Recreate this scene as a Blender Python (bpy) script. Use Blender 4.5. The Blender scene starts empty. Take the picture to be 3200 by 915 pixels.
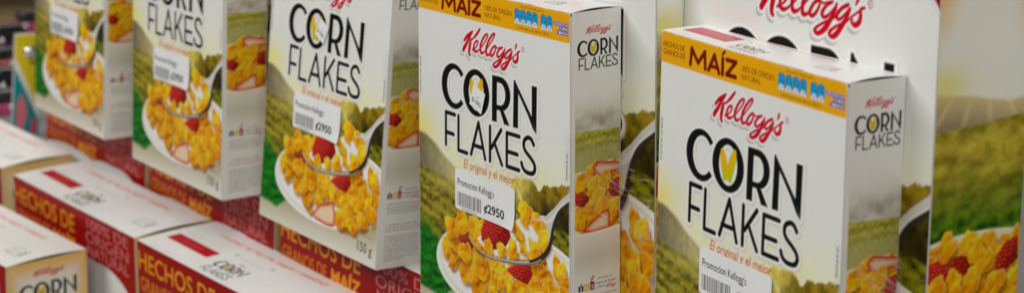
import bpy, bmesh, math, random
import numpy as np
from mathutils import Matrix, Vector, Euler

scene = bpy.context.scene
COL = scene.collection
PI = math.pi
MM = 0.001

# ------------------------------------------------------------------ numbers
W, D, H = 0.135, 0.0331, 0.1871            # small carton
BW, BD, BH = 0.168, 0.0595, 0.259          # large carton
Z0 = 0.72                                  # eye height above the floor
ROW = math.radians(52)                     # the display row runs along world x


def rz(a): return Matrix.Rotation(a, 4, 'Z')


def pose(p, yaw, pitch, roll):
    """camera-aligned measurements -> world matrix, row along x"""
    v = rz(ROW) @ Vector(p)
    v.z += Z0
    return Matrix.Translation(v) @ rz(yaw + ROW) @ Matrix.Rotation(pitch, 4, 'X') @ Matrix.Rotation(roll, 4, 'Y')


# ------------------------------------------------------------------ noise
_rs = np.random.RandomState(7)
_tab = _rs.rand(256, 256)


def vnoise(x, y):
    xi = np.floor(x).astype(int); yi = np.floor(y).astype(int)
    fx = x - xi; fy = y - yi
    fx = fx * fx * (3 - 2 * fx); fy = fy * fy * (3 - 2 * fy)
    a = _tab[xi & 255, yi & 255]; b = _tab[(xi + 1) & 255, yi & 255]
    c = _tab[xi & 255, (yi + 1) & 255]; d = _tab[(xi + 1) & 255, (yi + 1) & 255]
    return (a * (1 - fx) + b * fx) * (1 - fy) + (c * (1 - fx) + d * fx) * fy


def fbm(x, y, o=4):
    s = 0; a = .5; t = 0
    for k in range(o):
        s = s + a * vnoise(x + 17.3 * k, y + 9.1 * k); t += a
        x = x * 2.03; y = y * 2.03; a *= .5
    return s / t


def sstep(a, b, x):
    t = np.clip((x - a) / (b - a), 0, 1)
    return t * t * (3 - 2 * t)


def O(r, g, b, k=1.32):
    """print colour, given as it reads under the shop light"""
    c = np.array([r, g, b], float) / 255
    l = np.where(c <= .04045, c / 12.92, ((c + .055) / 1.055) ** 2.4)
    return np.minimum(l * k, .86)


# ------------------------------------------------------------------ print sheets
class Sheet:
    """a printed sheet in millimetres, x to the right and y up"""

    def __init__(s, w, h, res, col, y0=0.0):
        s.res = res; s.nx = int(round(w / res)) + 1; s.ny = int(round(h / res)) + 1
        s.w = w; s.h = h; s.y0 = y0
        xs = np.linspace(0, w, s.nx); ys = np.linspace(y0, y0 + h, s.ny)
        s.X, s.Y = np.meshgrid(xs, ys)
        s.C = np.empty((s.ny, s.nx, 3)); s.C[:] = col

    def sub(s, x0, y0, x1, y1):
        i0 = max(0, int((x0) / s.res) - 1); i1 = min(s.nx, int((x1) / s.res) + 3)
        j0 = max(0, int((y0 - s.y0) / s.res) - 1); j1 = min(s.ny, int((y1 - s.y0) / s.res) + 3)
        if i1 <= i0 or j1 <= j0: return None
        return (slice(j0, j1), slice(i0, i1))

    def put(s, sl, a, col):
        a = np.asarray(a)[..., None]
        s.C[sl] = s.C[sl] * (1 - a) + np.asarray(col) * a

    def cov(s, d, soft=None):
        return np.clip(.5 - d / (soft or s.res * 1.2), 0, 1)


def sd_poly(X, Y, P):
    P = np.asarray(P, float)
    d = np.full(X.shape, 1e9); inside = np.zeros(X.shape, bool)
    n = len(P)
    for i in range(n):
        ax, ay = P[i]; bx, by = P[(i + 1) % n]
        ex, ey = bx - ax, by - ay
        wx, wy = X - ax, Y - ay
        t = np.clip((wx * ex + wy * ey) / (ex * ex + ey * ey + 1e-12), 0, 1)
        d = np.minimum(d, (wx - ex * t) ** 2 + (wy - ey * t) ** 2)
        c = (ay > Y) != (by > Y)
        with np.errstate(divide='ignore', invalid='ignore'):
            inside ^= c & (X < (bx - ax) * (Y - ay) / (by - ay + 1e-15) + ax)
    d = np.sqrt(d)
    return np.where(inside, -d, d)


def sd_stroke(X, Y, S):
    d = np.full(X.shape, 1e9)
    for (ax, ay, ar), (bx, by, br) in zip(S[:-1], S[1:]):
        ex, ey = bx - ax, by - ay
        wx, wy = X - ax, Y - ay
        t = np.clip((wx * ex + wy * ey) / (ex * ex + ey * ey + 1e-12), 0, 1)
        d = np.minimum(d, np.hypot(wx - ex * t, wy - ey * t) - (ar + (br - ar) * t))
    return d


def sd_ell(X, Y, cx, cy, rx, ry, rot=0):
    c, s_ = math.cos(rot), math.sin(rot)
    x = (X - cx) * c + (Y - cy) * s_; y = -(X - cx) * s_ + (Y - cy) * c
    k = np.hypot(x / rx, y / ry) + 1e-9
    g = np.hypot(x / rx ** 2, y / ry ** 2) + 1e-9
    return (k - 1) * k / g


def poly(sh, P, col, soft=None, alpha=1):
    P = np.asarray(P, float)
    sl = sh.sub(P[:, 0].min() - 1, P[:, 1].min() - 1, P[:, 0].max() + 1, P[:, 1].max() + 1)
    if sl is None: return
    sh.put(sl, alpha * sh.cov(sd_poly(sh.X[sl], sh.Y[sl], P), soft), col)


def box(sh, x0, y0, x1, y1, col, r=0, alpha=1):
    sl = sh.sub(x0 - 1, y0 - 1, x1 + 1, y1 + 1)
    if sl is None: return
    X = sh.X[sl]; Y = sh.Y[sl]
    qx = np.abs(X - (x0 + x1) / 2) - (x1 - x0) / 2 + r; qy = np.abs(Y - (y0 + y1) / 2) - (y1 - y0) / 2 + r
    d = np.hypot(np.maximum(qx, 0), np.maximum(qy, 0)) + np.minimum(np.maximum(qx, qy), 0) - r
    sh.put(sl, alpha * sh.cov(d), col)


def stroke(sh, S, col, soft=None, alpha=1):
    a = np.asarray(S, float); m = a[:, 2].max() + 1
    sl = sh.sub(a[:, 0].min() - m, a[:, 1].min() - m, a[:, 0].max() + m, a[:, 1].max() + m)
    if sl is None: return
    sh.put(sl, alpha * sh.cov(sd_stroke(sh.X[sl], sh.Y[sl], S), soft), col)


_txt = {}


def text_tris(body, bold=0.0, shear=0.0):
    k = (body, bold, shear)
    if k in _txt: return _txt[k]
    cu = bpy.data.curves.new('lettering', 'FONT'); cu.body = body; cu.offset = bold; cu.shear = shear
    cu.resolution_u = 4
    ob = bpy.data.objects.new('lettering', cu); COL.objects.link(ob)
    dg = bpy.context.evaluated_depsgraph_get(); dg.update()
    ev = ob.evaluated_get(dg); me = ev.to_mesh(); me.calc_loop_triangles()
    v = np.array([q.co[:2] for q in me.vertices]).reshape(-1, 2)
    t = np.array([q.vertices[:] for q in me.loop_triangles]).reshape(-1, 3).astype(int)
    ev.to_mesh_clear()
    bpy.data.objects.remove(ob); bpy.data.curves.remove(cu)
    T = v[t] if len(t) else np.zeros((0, 3, 2))
    _txt[k] = T
    return T


_OFF = [(a, b) for a in (-.33, 0, .33) for b in (-.33, 0, .33)]


def text(sh, body, x0, y0, x1, y1, col, bold=0.0, shear=0.0, rot=0, alpha=1.0):
    """letters stretched into the box x0..x1, y0..y1; rot 90 reads upwards"""
    T = text_tris(body, bold, shear)
    if not len(T): return
    lo = T.reshape(-1, 2).min(0); hi = T.reshape(-1, 2).max(0)
    u = (T - lo) / (hi - lo)
    if rot == 90: u = np.stack([1 - u[..., 1], u[..., 0]], -1)
    if rot == 180: u = 1 - u
    P = np.stack([x0 + u[..., 0] * (x1 - x0), y0 + u[..., 1] * (y1 - y0)], -1)
    m = sh.sub(x0, y0, x1, y1)
    if m is None: return
    cov = np.zeros((sh.ny, sh.nx))
    r = sh.res
    for tri in P:
        sl = sh.sub(tri[:, 0].min() - r, tri[:, 1].min() - r, tri[:, 0].max() + r, tri[:, 1].max() + r)
        if sl is None: continue
        X = sh.X[sl]; Y = sh.Y[sl]
        (ax, ay), (bx, by), (cx, cy) = tri
        ar = (bx - ax) * (cy - ay) - (by - ay) * (cx - ax)
        if abs(ar) < 1e-9: continue
        sg = 1 if ar > 0 else -1
        c = 0
        for ox, oy in _OFF:
            x = X + ox * r; y = Y + oy * r
            c = c + (((bx - ax) * (y - ay) - (by - ay) * (x - ax)) * sg >= 0) * \
                (((cx - bx) * (y - by) - (cy - by) * (x - bx)) * sg >= 0) * \
                (((ax - cx) * (y - cy) - (ay - cy) * (x - cx)) * sg >= 0)
        cov[sl] += c / 9.0
    sh.put((slice(None), slice(None)), np.minimum(cov, 1)[...] * alpha, col)


# ------------------------------------------------------------------ brand lettering (pen strokes, mm on the small carton)
SCRIPT = [
 [(52.83,165.49,.48),(51.83,164.81,.87),(48.21,162.38,1.14),(46.53,160.96,1.0),(45.01,159.4,.87)],
 [(51.83,164.42,.7),(49.31,161.06,.96),(47.07,157.9,1.14),(45.09,155.43,1.31),(44.24,154.03,1.22)],
 [(59.1,167.55,.83),(56.51,164.63,.96),(53.47,161.86,.66),(50.97,160.59,.7)],
 [(50.97,160.59,.87),(50.4,158.25,1.18),(49.66,155.15,1.18),(49.64,153.16,1.05),(50.36,152.22,.87)],
 [(52.59,155.45,.7),(54.25,156.21,.52),(56.46,158.04,.57),(57.57,160.03,.66),(56.92,160.81,.74),(55.21,159.99,.74),(53.88,157.97,.79),(53.86,155.99,.96),(55.18,154.88,.96),(57.27,155.44,.66),(60.01,157.45,.44)],
 [(59.74,157.08,.52),(63.57,161.12,.52),(66.02,164.77,.66),(65.76,165.8,.66),(63.86,164.93,.79),(61.4,161.93,.87),(59.86,158.74,.92),(59.84,156.44,.96),(60.65,155.16,1.05),(62.45,155.38,.7),(64.63,157.2,.44)],
 [(64.63,157.04,.52),(69.51,162.37,.52),(72.04,166.01,.66),(71.83,167.11,.7),(70.06,166.03,.79),(67.36,162.85,.87),(65.34,159.28,.92),(64.9,156.59,.96),(65.43,154.88,1.05),(67.32,155.08,.7),(69.32,156.81,.44)],
 [(72.71,160.6,.83),(70.56,159.28,.74),(68.94,156.91,.83),(68.56,155.54,.87),(69.84,154.84,.87),(71.62,156.2,.74),(72.96,158.52,.66),(73.34,160.21,.61)],
 [(72.97,160.54,.61),(74.99,159.76,.52),(76.96,160.39,.48),(79.08,160.95,.52)],
 [(79.08,160.85,.66),(76.42,159.24,.7),(74.66,157.01,.83),(74.66,155.71,.87),(76.04,155.32,.79),(78.27,156.78,.61),(80.65,159.42,.61)],
 [(81.18,160.54,.57),(80.38,158.09,.87),(78.79,155.25,1.0),(76.39,151.78,1.14),(73.72,149.71,.96),(71.96,149.58,.87),(71.43,150.47,.79),(73.47,152.27,.61),(77.73,154.43,.61),(80.9,156.08,.52)],
 [(86.42,160.92,.79),(83.8,159.54,.79),(81.7,157.33,.83),(81.43,156.16,.83),(82.48,155.52,.7),(84.58,156.99,.61),(86.94,159.46,.61)],
 [(87.46,159.87,.61),(86.15,157.09,.87),(84.05,153.69,1.05),(81.41,150.34,1.14),(79.56,149.48,.96),(78.35,150.16,.83),(79.04,151.41,.7),(81.42,153.09,.61),(85.62,155.23,.61),(88.49,157.47,.48),(93.68,161.02,.57)],
 [(90.85,163.99,.87),(90.58,162.76,.74),(89.8,161.36,.35)],
 [(93.83,161.04,.61),(92.13,160.23,.66),(92.28,158.4,.87),(91.76,156.07,1.05),(90.04,154.83,1.05),(88.49,155.38,.74),(88.49,156.5,.57)]]


def smooth(S):
    """Catmull-Rom through the pen points"""
    P = np.asarray(S, float)
    if len(P) < 3: return S
    Q = np.vstack([2 * P[0] - P[1], P, 2 * P[-1] - P[-2]])
    out = []
    for i in range(1, len(Q) - 2):
        for t in (0, .25, .5, .75):
            a, b, c, d = Q[i - 1], Q[i], Q[i + 1], Q[i + 2]
            out.append(.5 * ((2 * b) + (c - a) * t + (2 * a - 5 * b + 4 * c - d) * t * t + (3 * b - a - 3 * c + d) * t ** 3))
    out.append(P[-1])
    return [tuple(o) for o in out]


SCRIPT = [smooth(s) for s in SCRIPT]
RED = O(178, 8, 32)
WHITE = O(204, 204, 201)
BLACK = O(14, 16, 15)


def brand(sh, ox, oy, sx, sy, halo=True, col=None):
    f = (sx + sy) / 2
    sl = sh.sub(ox + 38 * sx, oy + 143 * sy, ox + 101 * sx, oy + 171 * sy)
    if sl is None: return
    X = (sh.X[sl] - ox) / sx; Y = (sh.Y[sl] - oy) / sy
    d = np.full(X.shape, 1e9); e = d.copy()
    for S in SCRIPT:
        d = np.minimum(d, sd_stroke(X, Y, S))
        if halo: e = np.minimum(e, sd_stroke(X + .9, Y + 1.5, S))
    ring = np.abs(np.hypot((X - 96.4) / .8, Y - 162.5) - 1.25) - .2
    soft = sh.res * 1.2 / f
    if halo:
        sh.put(sl, np.clip(.5 - (e - .75) / .5, 0, 1) * .5, O(120, 122, 120))
        sh.put(sl, np.clip(.5 - (d - 1.0) / .35, 0, 1), O(218, 216, 214))
    d = np.minimum(d, ring)
    d = np.minimum(d, np.hypot((X - 96.3) / .5, Y - 162.5) - .55)
    sh.put(sl, np.clip(.5 - d / soft, 0, 1), RED if col is None else col)


def corn_sdf(X, Y):
    d = np.full(X.shape, 1e9)
    c = np.maximum(sd_ell(X, Y, 35.3, 132.65, 11.9, 12.55), -sd_ell(X, Y, 36.3, 132.75, 7.3, 9.3))
    wedge = np.maximum(34.2 - X, (np.abs(Y - 132.65) - .76 * (X - 34.2)) * .8)
    c = np.maximum(c, -wedge); d = np.minimum(d, c)
    o = np.maximum(sd_ell(X, Y, 56.2, 132.65, 12, 12.8), -sd_ell(X, Y, 56.3, 132.7, 6.7, 9.5)); d = np.minimum(d, o)
    rb = np.maximum(sd_ell(X, Y, 77.8, 136.0, 8.6, 9.1), -sd_ell(X, Y, 77.2, 135.7, 4.6, 5.9)); rb = np.maximum(rb, 76.5 - X)
    d = np.minimum(d, rb)
    for P in ([(70.2,120.2),(70.4,145),(74.9,145),(74.7,120.2)],
              [(74,145.1),(77.8,145.1),(77.8,141.6),(74,141.6)], [(74,126.9),(78.5,126.9),(78.5,129.8),(74,129.8)],
              [(76.4,128.6),(80.8,127.4),(85.9,120.2),(80.9,120.2)],
              [(88.4,120.2),(88.9,145.3),(90.2,145.6),(93,139),(92.8,120.4)],
              [(89.3,145.6),(91.6,143.8),(107.4,120.4),(107.9,119.9),(104.4,128.5),(90,145.6)],
              [(90,145.7),(92.9,139.2),(104.3,128),(108,119.8),(105,122.3)],
              [(89.6,145.6),(93.2,138.2),(108.1,119.9),(104.2,128.2)],
              [(103.8,144.9),(108.3,144.9),(108,119.9),(104,128)], [(90,145.5),(104,128.5),(108,119.9),(92.6,139)]):
        d = np.minimum(d, sd_poly(X, Y, P))
    return d


FLK = [[(27.4,98.9),(27.5,117)], [(27.5,117),(36.2,117)], [(27.5,105.9),(34.8,105.9)], [(39.7,117),(39.4,98.1)],
       [(39.4,98.1),(47.6,98.1)], [(58.3,116.9),(51.3,98.4)], [(58.3,116.9),(64.1,98.2)], [(53,103.8),(62,103.8)],
       [(68.7,116.9),(68.4,98.2)], [(78.4,116.9),(69.8,105.6)], [(72.6,108.6),(78.8,98.2)], [(83.3,116.3),(83,98.4)],
       [(83.3,116.3),(93.8,116.3)], [(83,106.5),(92.1,106.5)], [(83,98.4),(93.4,98.4)]]
FLK = [[(a, b, 1.2), (c, d, 1.2)] for (a, b), (c, d) in FLK]
FLK.append(smooth([(105.7,114.4,1.25),(103.6,116.9,1.25),(100.9,117.2,1.25),(98.2,115.4,1.25),(97.5,112.3,1.25),(99.1,109.6,1.25),(102.8,107.2,1.25),(105.8,104.7,1.25),(106.7,102,1.25),(105.5,99.6,1.25),(102.9,98.7,1.25),(99.2,98.9,1.25),(96.6,100.6,1.25),(95.6,102.9,1.25)]))


def corn_logo(sh, ox, oy, sx, sy, halo=True, thin=0.0, oy2=None, sy2=None):
    f = (sx + sy) / 2; soft = sh.res * 1.2 / f
    oy2 = oy if oy2 is None else oy2; sy2 = sy2 or sy
    top = max(oy + 149 * sy, oy2 + 121 * sy2)
    sl = sh.sub(ox + 18 * sx, min(oy2 + 93 * sy2, oy + 116 * sy), ox + 114 * sx, top)
    if sl is None: return
    X = (sh.X[sl] - ox) / sx; Y = (sh.Y[sl] - oy) / sy; Y2 = (sh.Y[sl] - oy2) / sy2
    dc = corn_sdf(X, Y)
    df = np.full(X.shape, 1e9); de = df.copy()
    for S in FLK:
        df = np.minimum(df, sd_stroke(X, Y2, S)); de = np.minimum(de, sd_stroke(X - .5, Y2 + .5, S))
    d = np.minimum(dc, df)
    if halo:
        e = np.minimum(corn_sdf(X - .5, Y + .5), de)
        sh.put(sl, np.clip(.5 - (e - 1.75) / .5, 0, 1) * .75, O(196, 178, 166))
        sh.put(sl, np.clip(.5 - (d - 1.35) / .4, 0, 1), O(214, 212, 208))
    sh.put(sl, np.clip(.5 - (d - thin) / soft, 0, 1), BLACK)
    # two ears of maize in the O
    for (ax, ay), (bx, by), lean in (((55.4, 125.4), (51.4, 139.6), -1), ((56.6, 125.4), (61.2, 141.0), 1)):
        L = math.hypot(bx - ax, by - ay); ux, uy = (bx - ax) / L, (by - ay) / L
        t = ((X - ax) * ux + (Y - ay) * uy) / L; n = (X - ax) * -uy + (Y - ay) * ux
        wd = 2.7 * np.sqrt(np.clip(np.sin(np.clip(t, 0, 1) * PI * .93 + .2), 0, 1))
        dd = np.maximum(np.abs(n) - wd, np.maximum(-t, t - 1) * L)
        row = .5 + .5 * np.cos(n * 7.0) * np.cos(t * 62)
        c = O(232, 170, 12)[None, None] * (.72 + .4 * row[..., None]) * np.array([1, 1, .8])
        sh.put(sl, np.clip(.5 - dd / soft, 0, 1), np.minimum(c, .86))
        leaf = np.maximum(np.abs(n + lean * 1.3 * (1 - t)) - 1.9 * np.clip(.62 - t, 0, 1) ** .6, -t * L)
        leaf = np.maximum(leaf, (t - .6) * L)
        sh.put(sl, np.clip(.5 - leaf / soft, 0, 1) * np.clip((np.abs(n) - .25) / .4, .25, 1), O(150, 175, 40))


# ------------------------------------------------------------------ printed food
def flake(sh, cx, cy, r, rnd, tone=0.0, asp=None, rot=None):
    rot = rnd.uniform(0, PI) if rot is None else rot
    asp = asp or rnd.uniform(.62, .95)
    m = r * 1.35
    sl = sh.sub(cx - m, cy - m, cx + m, cy + m)
    if sl is None: return
    X = sh.X[sl] - cx; Y = sh.Y[sl] - cy
    c, s_ = math.cos(rot), math.sin(rot)
    u = X * c + Y * s_; v = (-X * s_ + Y * c) / asp
    a = np.arctan2(v, u); R = np.hypot(u, v)
    p = [rnd.uniform(0, 2 * PI) for _ in range(5)]
    edge = r * (1 + .10 * np.sin(2 * a + p[0]) + .10 * np.sin(3 * a + p[1]) + .06 * np.sin(5 * a + p[2]) + .035 * np.sin(8 * a + p[3]) + .02 * np.sin(13 * a + p[4]))
    d = (R - edge) * asp
    # shade printed under it
    X2 = X - .22 * r; Y2 = Y + .3 * r
    u2 = X2 * c + Y2 * s_; v2 = (-X2 * s_ + Y2 * c) / asp
    sh.put(sl, .75 * np.clip(.5 - (np.hypot(u2, v2) - r * .98) / (r * .35), 0, 1), O(128, 72, 10))
    k = rnd.uniform(0, 50)
    h = lambda x, y: .75 * fbm(x * 1.0 / r + k, y * .8 / r + k, 2) + .36 * fbm(x * 3.0 / r + k, y * 2.0 / r + k, 4) + .2 * np.cos((x * .75 + y * .6) / r * 2.0 + p[4])
    e = .12 * r
    gx = (h(u + e, v) - h(u - e, v)) / (2 * e) * r; gy = (h(u, v + e) - h(u, v - e)) / (2 * e) * r
    gx2 = gx * c - gy * s_; gy2 = gx * s_ + gy * c
    lit = np.clip(.53 + .46 * (-gx2 * .6 + gy2 * .7) + .16 * (Y - X) / r + tone, 0, 1)
    toast = np.clip(fbm(u / r * 1.0 + k + 9, v / r * 1.0 + 3, 3) * 2.0 - .95 + .5 * np.clip((R / edge - .8) * 3, 0, 1) * .5, 0, 1)
    lo, mid, hi = O(124, 58, 0), O(212, 136, 0), O(243, 192, 30)
    l = lit[..., None]
    C = np.where(l < .5, lo + (mid - lo) * l * 2, mid + (hi - mid) * (l - .5) * 2)
    C = C * (1 - .45 * toast[..., None]) + O(176, 92, 10) * .45 * toast[..., None]
    rim = np.clip(1 - np.abs(d + .06 * r) / (.09 * r), 0, 1) * (.25 + .35 * (X + Y > 0))
    C = C * (1 - rim[..., None] * .5) + O(244, 214, 110) * rim[..., None] * .5
    sh.put(sl, sh.cov(d), C)


def berry(sh, P, seed, base=(168, 18, 16)):
    P = np.asarray(P, float); c0 = P.mean(0); m = 2
    sl = sh.sub(P[:, 0].min() - m, P[:, 1].min() - m, P[:, 0].max() + m, P[:, 1].max() + m)
    if sl is None: return
    X = sh.X[sl]; Y = sh.Y[sl]; d = sd_poly(X, Y, P) - .8
    R = max(P[:, 0].ptp() if hasattr(P, 'ptp') else np.ptp(P[:, 0]), np.ptp(P[:, 1])) / 2
    lit = np.clip(.5 - .3 * (X - c0[0]) / R + .3 * (Y - c0[1]) / R + .35 * (fbm(X * .8 + seed, Y * .8, 3) - .5), 0, 1)[..., None]
    C = O(96, 2, 6) * (1 - lit) + O(200, 28, 22) * lit
    # seeds on a slanted lattice
    gx = X / 2.3; gy = Y / 2.0; ox = np.floor(gy) % 2 * .5
    fx = (gx + ox) % 1 - .5; fy = gy % 1 - .5
    sd = np.hypot(fx * 2.3 * 1.5, fy * 2.0)
    C = C + (O(70, 5, 5) - C) * (np.clip(1 - (sd - .1) / .6, 0, 1) * .75)[..., None]
    C = C + (O(225, 170, 70) - C) * (np.clip(1 - sd / .32, 0, 1) * .6)[..., None]
    hi = np.clip(1 - np.hypot(fx * 2.3 + .45, fy * 2 - .45) / .4, 0, 1) * .45 * (lit[..., 0] > .45)
    C = C + (O(245, 190, 180) - C) * hi[..., None]
    sh.put(sl, sh.cov(d), C)


def half_berry(sh, P, core, seed=0):
    P = np.asarray(P, float)
    sl = sh.sub(P[:, 0].min() - 2, P[:, 1].min() - 2, P[:, 0].max() + 2, P[:, 1].max() + 2)
    if sl is None: return
    X = sh.X[sl]; Y = sh.Y[sl]; d = sd_poly(X, Y, P) - .6
    w = np.clip((-d - .6) / 2.4, 0, 1) ** .8
    ray = .5 + .5 * np.sin(np.arctan2(Y - core[1], X - core[0]) * 26)
    w = w * (.75 + .25 * ray)
    C = O(190, 28, 22) * (1 - w[..., None]) + O(238, 196, 160) * w[..., None]
    sh.put(sl, sh.cov(d), C)


def cereal(sh, inside, x0, y0, x1, y1, step, r0, r1, seed, skip=.1):
    rnd = random.Random(seed)
    pts = []
    y = y1
    while y > y0:
        x = x0 + rnd.uniform(-.5, .5) * step
        while x < x1:
            px = x + rnd.uniform(-.45, .45) * step; py = y + rnd.uniform(-.45, .45) * step
            if inside(px, py) and rnd.random() > skip: pts.append((px, py))
            x += step
        y -= step * .8
    for px, py in pts:
        flake(sh, px, py, rnd.uniform(r0, r1), rnd, rnd.uniform(-.12, .12))


def fields(X, Y, dark, lit, sc=1.0, tilt=.15):
    """tea-garden rows: lumpy hedges running across a slope"""
    w = Y + tilt * X + 3.0 * sc * (fbm(X / 22 / sc, Y / 22 / sc, 3) - .5) * 2
    row = .5 + .5 * np.sin(w / sc * 1.15)
    lump = fbm(X / 2.2 / sc, Y / 1.5 / sc, 4)
    t = np.clip(.18 + .42 * row + 1.5 * (lump - .42), 0, 1)[..., None]
    return dark * (1 - t) + lit * t


def scenery(sh, k, ox, oy):
    """sunrise over hills, hedges, bowl of flakes with a spoon; small-carton millimetres times k"""
    X = (sh.X - ox) / k; Y = (sh.Y - oy) / k; A = (slice(None), slice(None))
    n1 = fbm(X / 9, Y / 9, 4) - .5; n2 = fbm(X / 2.2 + 40, Y / 2.2, 4) - .5
    warm = sstep(127, 97, Y + 9 * n1)
    sh.put(A, warm * .65, O(220, 210, 182))
    glow = np.exp(-((X - 2) / 15) ** 2 - ((Y - 105) / 11) ** 2)
    sh.put(A, glow * .85, O(226, 200, 104))
    glow = np.exp(-((X - 98) / 22) ** 2 - ((Y - 96) / 8) ** 2)
    sh.put(A, glow * .6, O(226, 206, 140))
    glow = np.exp(-((X - 36) / 14) ** 2 - ((Y - 92) / 8) ** 2)
    sh.put(A, glow * .7, O(232, 214, 166))
    # left ridge fading into the light
    yh = np.interp(X, [0, 6, 11, 19, 28, 36, 60, 140], [101.5, 101.2, 100, 96, 91.5, 88.6, 86.5, 84]) + 1.6 * n1 + 1.2 * n2
    t = np.clip(X / 44, 0, 1)[..., None]
    hill = O(78, 72, 56) * (1 - t) + O(184, 168, 108) * t
    hill = hill * (1 + .7 * n2[..., None])
    sh.put(A, np.clip(.5 - (Y - yh) / 2.2, 0, 1) * .93, hill)
    # trees on the right
    yt = np.interp(X, [84, 88, 91, 94, 97, 103, 106, 110, 111.5, 114, 117, 119, 121, 125, 128, 132, 136], [84, 92, 94.8, 94.2, 95.2, 96.4, 94.5, 90.6, 91.5, 95.6, 95.4, 94.4, 96.4, 96.3, 98.6, 98.2, 99.0])
    yt = yt + 1.8 * n2 + .8 * (fbm(X * 1.3, Y * 1.3, 2) - .5)
    dep = np.clip((yt - Y) / 15, 0, 1)[..., None]
    leafy = np.clip(fbm(X / 2.8 + 5, Y / 2.8, 4) * 2.4 - .75, 0, 1)[..., None]
    far = np.clip((108 - X) / 14, 0, 1)[..., None]
    tree = O(142, 118, 18) * (1 - dep) + O(52, 42, 14) * dep
    tree = tree * (.55 + .75 * leafy)
    pale = O(206, 186, 88) * (1 - dep) + O(150, 134, 44) * dep
    tree = tree * (1 - far) + pale * (.75 + .4 * leafy) * far
    sh.put(A, np.clip(.5 - (Y - yt) / 1.0, 0, 1) * (X > 80), tree)
    # meadow
    ym = np.interp(X, [0, 8, 20, 36, 60, 84, 100, 118, 136], [82.5, 82, 81, 80, 79, 77, 77.5, 76, 73]) + 1.0 * n2
    mead = fields(X, Y, O(66, 66, 14), O(152, 136, 38), 1.3, .22)
    right = np.clip((X - 96) / 18, 0, 1)[..., None]
    mead = mead * (1 - right) + fields(X, Y, O(28, 36, 6), O(134, 130, 20), 1.6, .5) * right
    haze = np.clip(1 - np.abs(Y - 78) / 9, 0, 1)[..., None] * np.clip(1 - np.abs(X - 50) / 50, 0, 1)[..., None]
    mead = mead * (1 - .5 * haze) + O(206, 196, 110) * .5 * haze
    low = sstep(60, 46, Y + .35 * X + 6 * n1)[..., None]
    mead = mead * (1 - low) + fields(X, Y, O(2, 56, 8), O(24, 122, 22), 1.25, -.3) * low
    sh.put(A, np.clip(.5 - (Y - ym) / 1.6, 0, 1), mead)
    # sun ray
    P = [(90.5, 88.5), (92.5, 88.5), (102.5, 75.5), (99, 75.5)]
    poly(sh, [(ox + x * k, oy + y * k) for x, y in P], O(222, 204, 142), soft=1.2 * k, alpha=.75)
    # table cloth
    yt = np.interp(X, [0, 22, 34, 60, 140], [13, 11, 19, 30, 34])
    cl = np.clip(.5 - (Y - yt - 1.2 * n2) / 2.0, 0, 1)
    tone = np.clip((Y - 2 + .06 * (100 - X)) / 20, 0, 1)[..., None]
    sh.put(A, cl, O(204, 199, 188) * (1 - tone) + O(158, 146, 110) * tone)
    # bowl
    rot = math.radians(6)
    d = sd_ell(X, Y, 83, 40, 66, 27, rot)
    sh.put(A, np.clip(.5 - d / .5, 0, 1), O(226, 220, 204))
    din = sd_ell(X, Y, 83, 40.3, 62, 24.6, rot)
    sh.put(A, np.clip(.5 - (din + .2) / 1.2, 0, 1), O(196, 186, 164))
    sh.put(A, np.clip(.5 - (din + 1.2) / .8, 0, 1), O(238, 230, 210))
    Sx = lambda x: ox + x * k
    Sy = lambda y: oy + y * k
    M = lambda P: [(Sx(p[0]), Sy(p[1])) + ((p[2] * k,) if len(p) > 2 else ()) for p in P]
    e = sh.res

    def inb(x, y):
        x = (x - ox) / k; y = (y - oy) / k
        c, s_ = math.cos(rot), math.sin(rot)
        u = (x - 83) * c + (y - 40.3) * s_; v = -(x - 83) * s_ + (y - 40.3) * c
        return (u / 57) ** 2 + (v / 21.5) ** 2 < 1 and not (y > 62 and x > 112)
    cereal(sh, inb, Sx(18), Sy(14), Sx(137), Sy(64), 8.2 * k, 5.0 * k, 8.2 * k, 11, .2)
    berry(sh, M([(83.7,42.6),(92,47),(102.2,49.6),(103.7,45.3),(100.1,39.8),(89.9,40.4)]), 3)
    half_berry(sh, M([(65.2,17.8),(71.7,24.2),(86.4,29.3),(89.1,22.5),(88.6,15.6),(80.5,14.2),(67.4,15.0)]), (Sx(80), Sy(15)))
    rnd = random.Random(5)
    for x, y, r in ((56,27,6),(104,28,6.5),(113,34,6),(122,40,6),(97,22,5.5),(108,20,5),(118,26,5),(75,35,6),(60,38,6),(127,32,5)):
        flake(sh, Sx(x), Sy(y), r * 1.25 * k, rnd, .05)
    berry(sh, M([(38.6,51.2),(41,53.8),(48,53.0),(52,47.8),(49,44.2),(40,44.2)]), 8)
    for x, y, r in ((34,46,5),(45,42.5,5),(33,53,5.5),(42,58.5,5.5),(54,58.5,6.5),(66,63,6),(59,53,6)):
        flake(sh, Sx(x), Sy(y), r * 1.25 * k, rnd, .08)
    # spoon: load first, then the steel
    poly(sh, M([(56,53),(66,47.5),(84,48.5),(104,54),(116,62),(120,73),(114,79),(100,76),(88,70),(70,64)]), O(232, 222, 196), soft=.6 * k)
    berry(sh, M([(60.5,58),(64.5,66),(74,69),(83,66.5),(85.4,60.9),(81,55),(69,50.4),(61,53.5)]), 21)
    for x, y, r, a in ((99,76.5,6.2,.9),(110,72.5,6.6,.8),(113.5,65.5,6.8,.7),(97,60.5,6.6,.7),(105,58,6.6,.85),(91,66,5,.6),(88,54.5,5.4,.8),(78,52.0,4.2,.8),(66.5,50.8,4.6,.7)):
        flake(sh, Sx(x), Sy(y), r * 1.12 * k, rnd, .14, a)
    for P in ([(103,70,1.6),(107,66,2.2)], [(99,66,1.2),(101,58,1.0)], [(92,59,1.2),(93,55,.9)]):
        stroke(sh, M(P), O(240, 232, 214), soft=1.2 * k)
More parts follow.
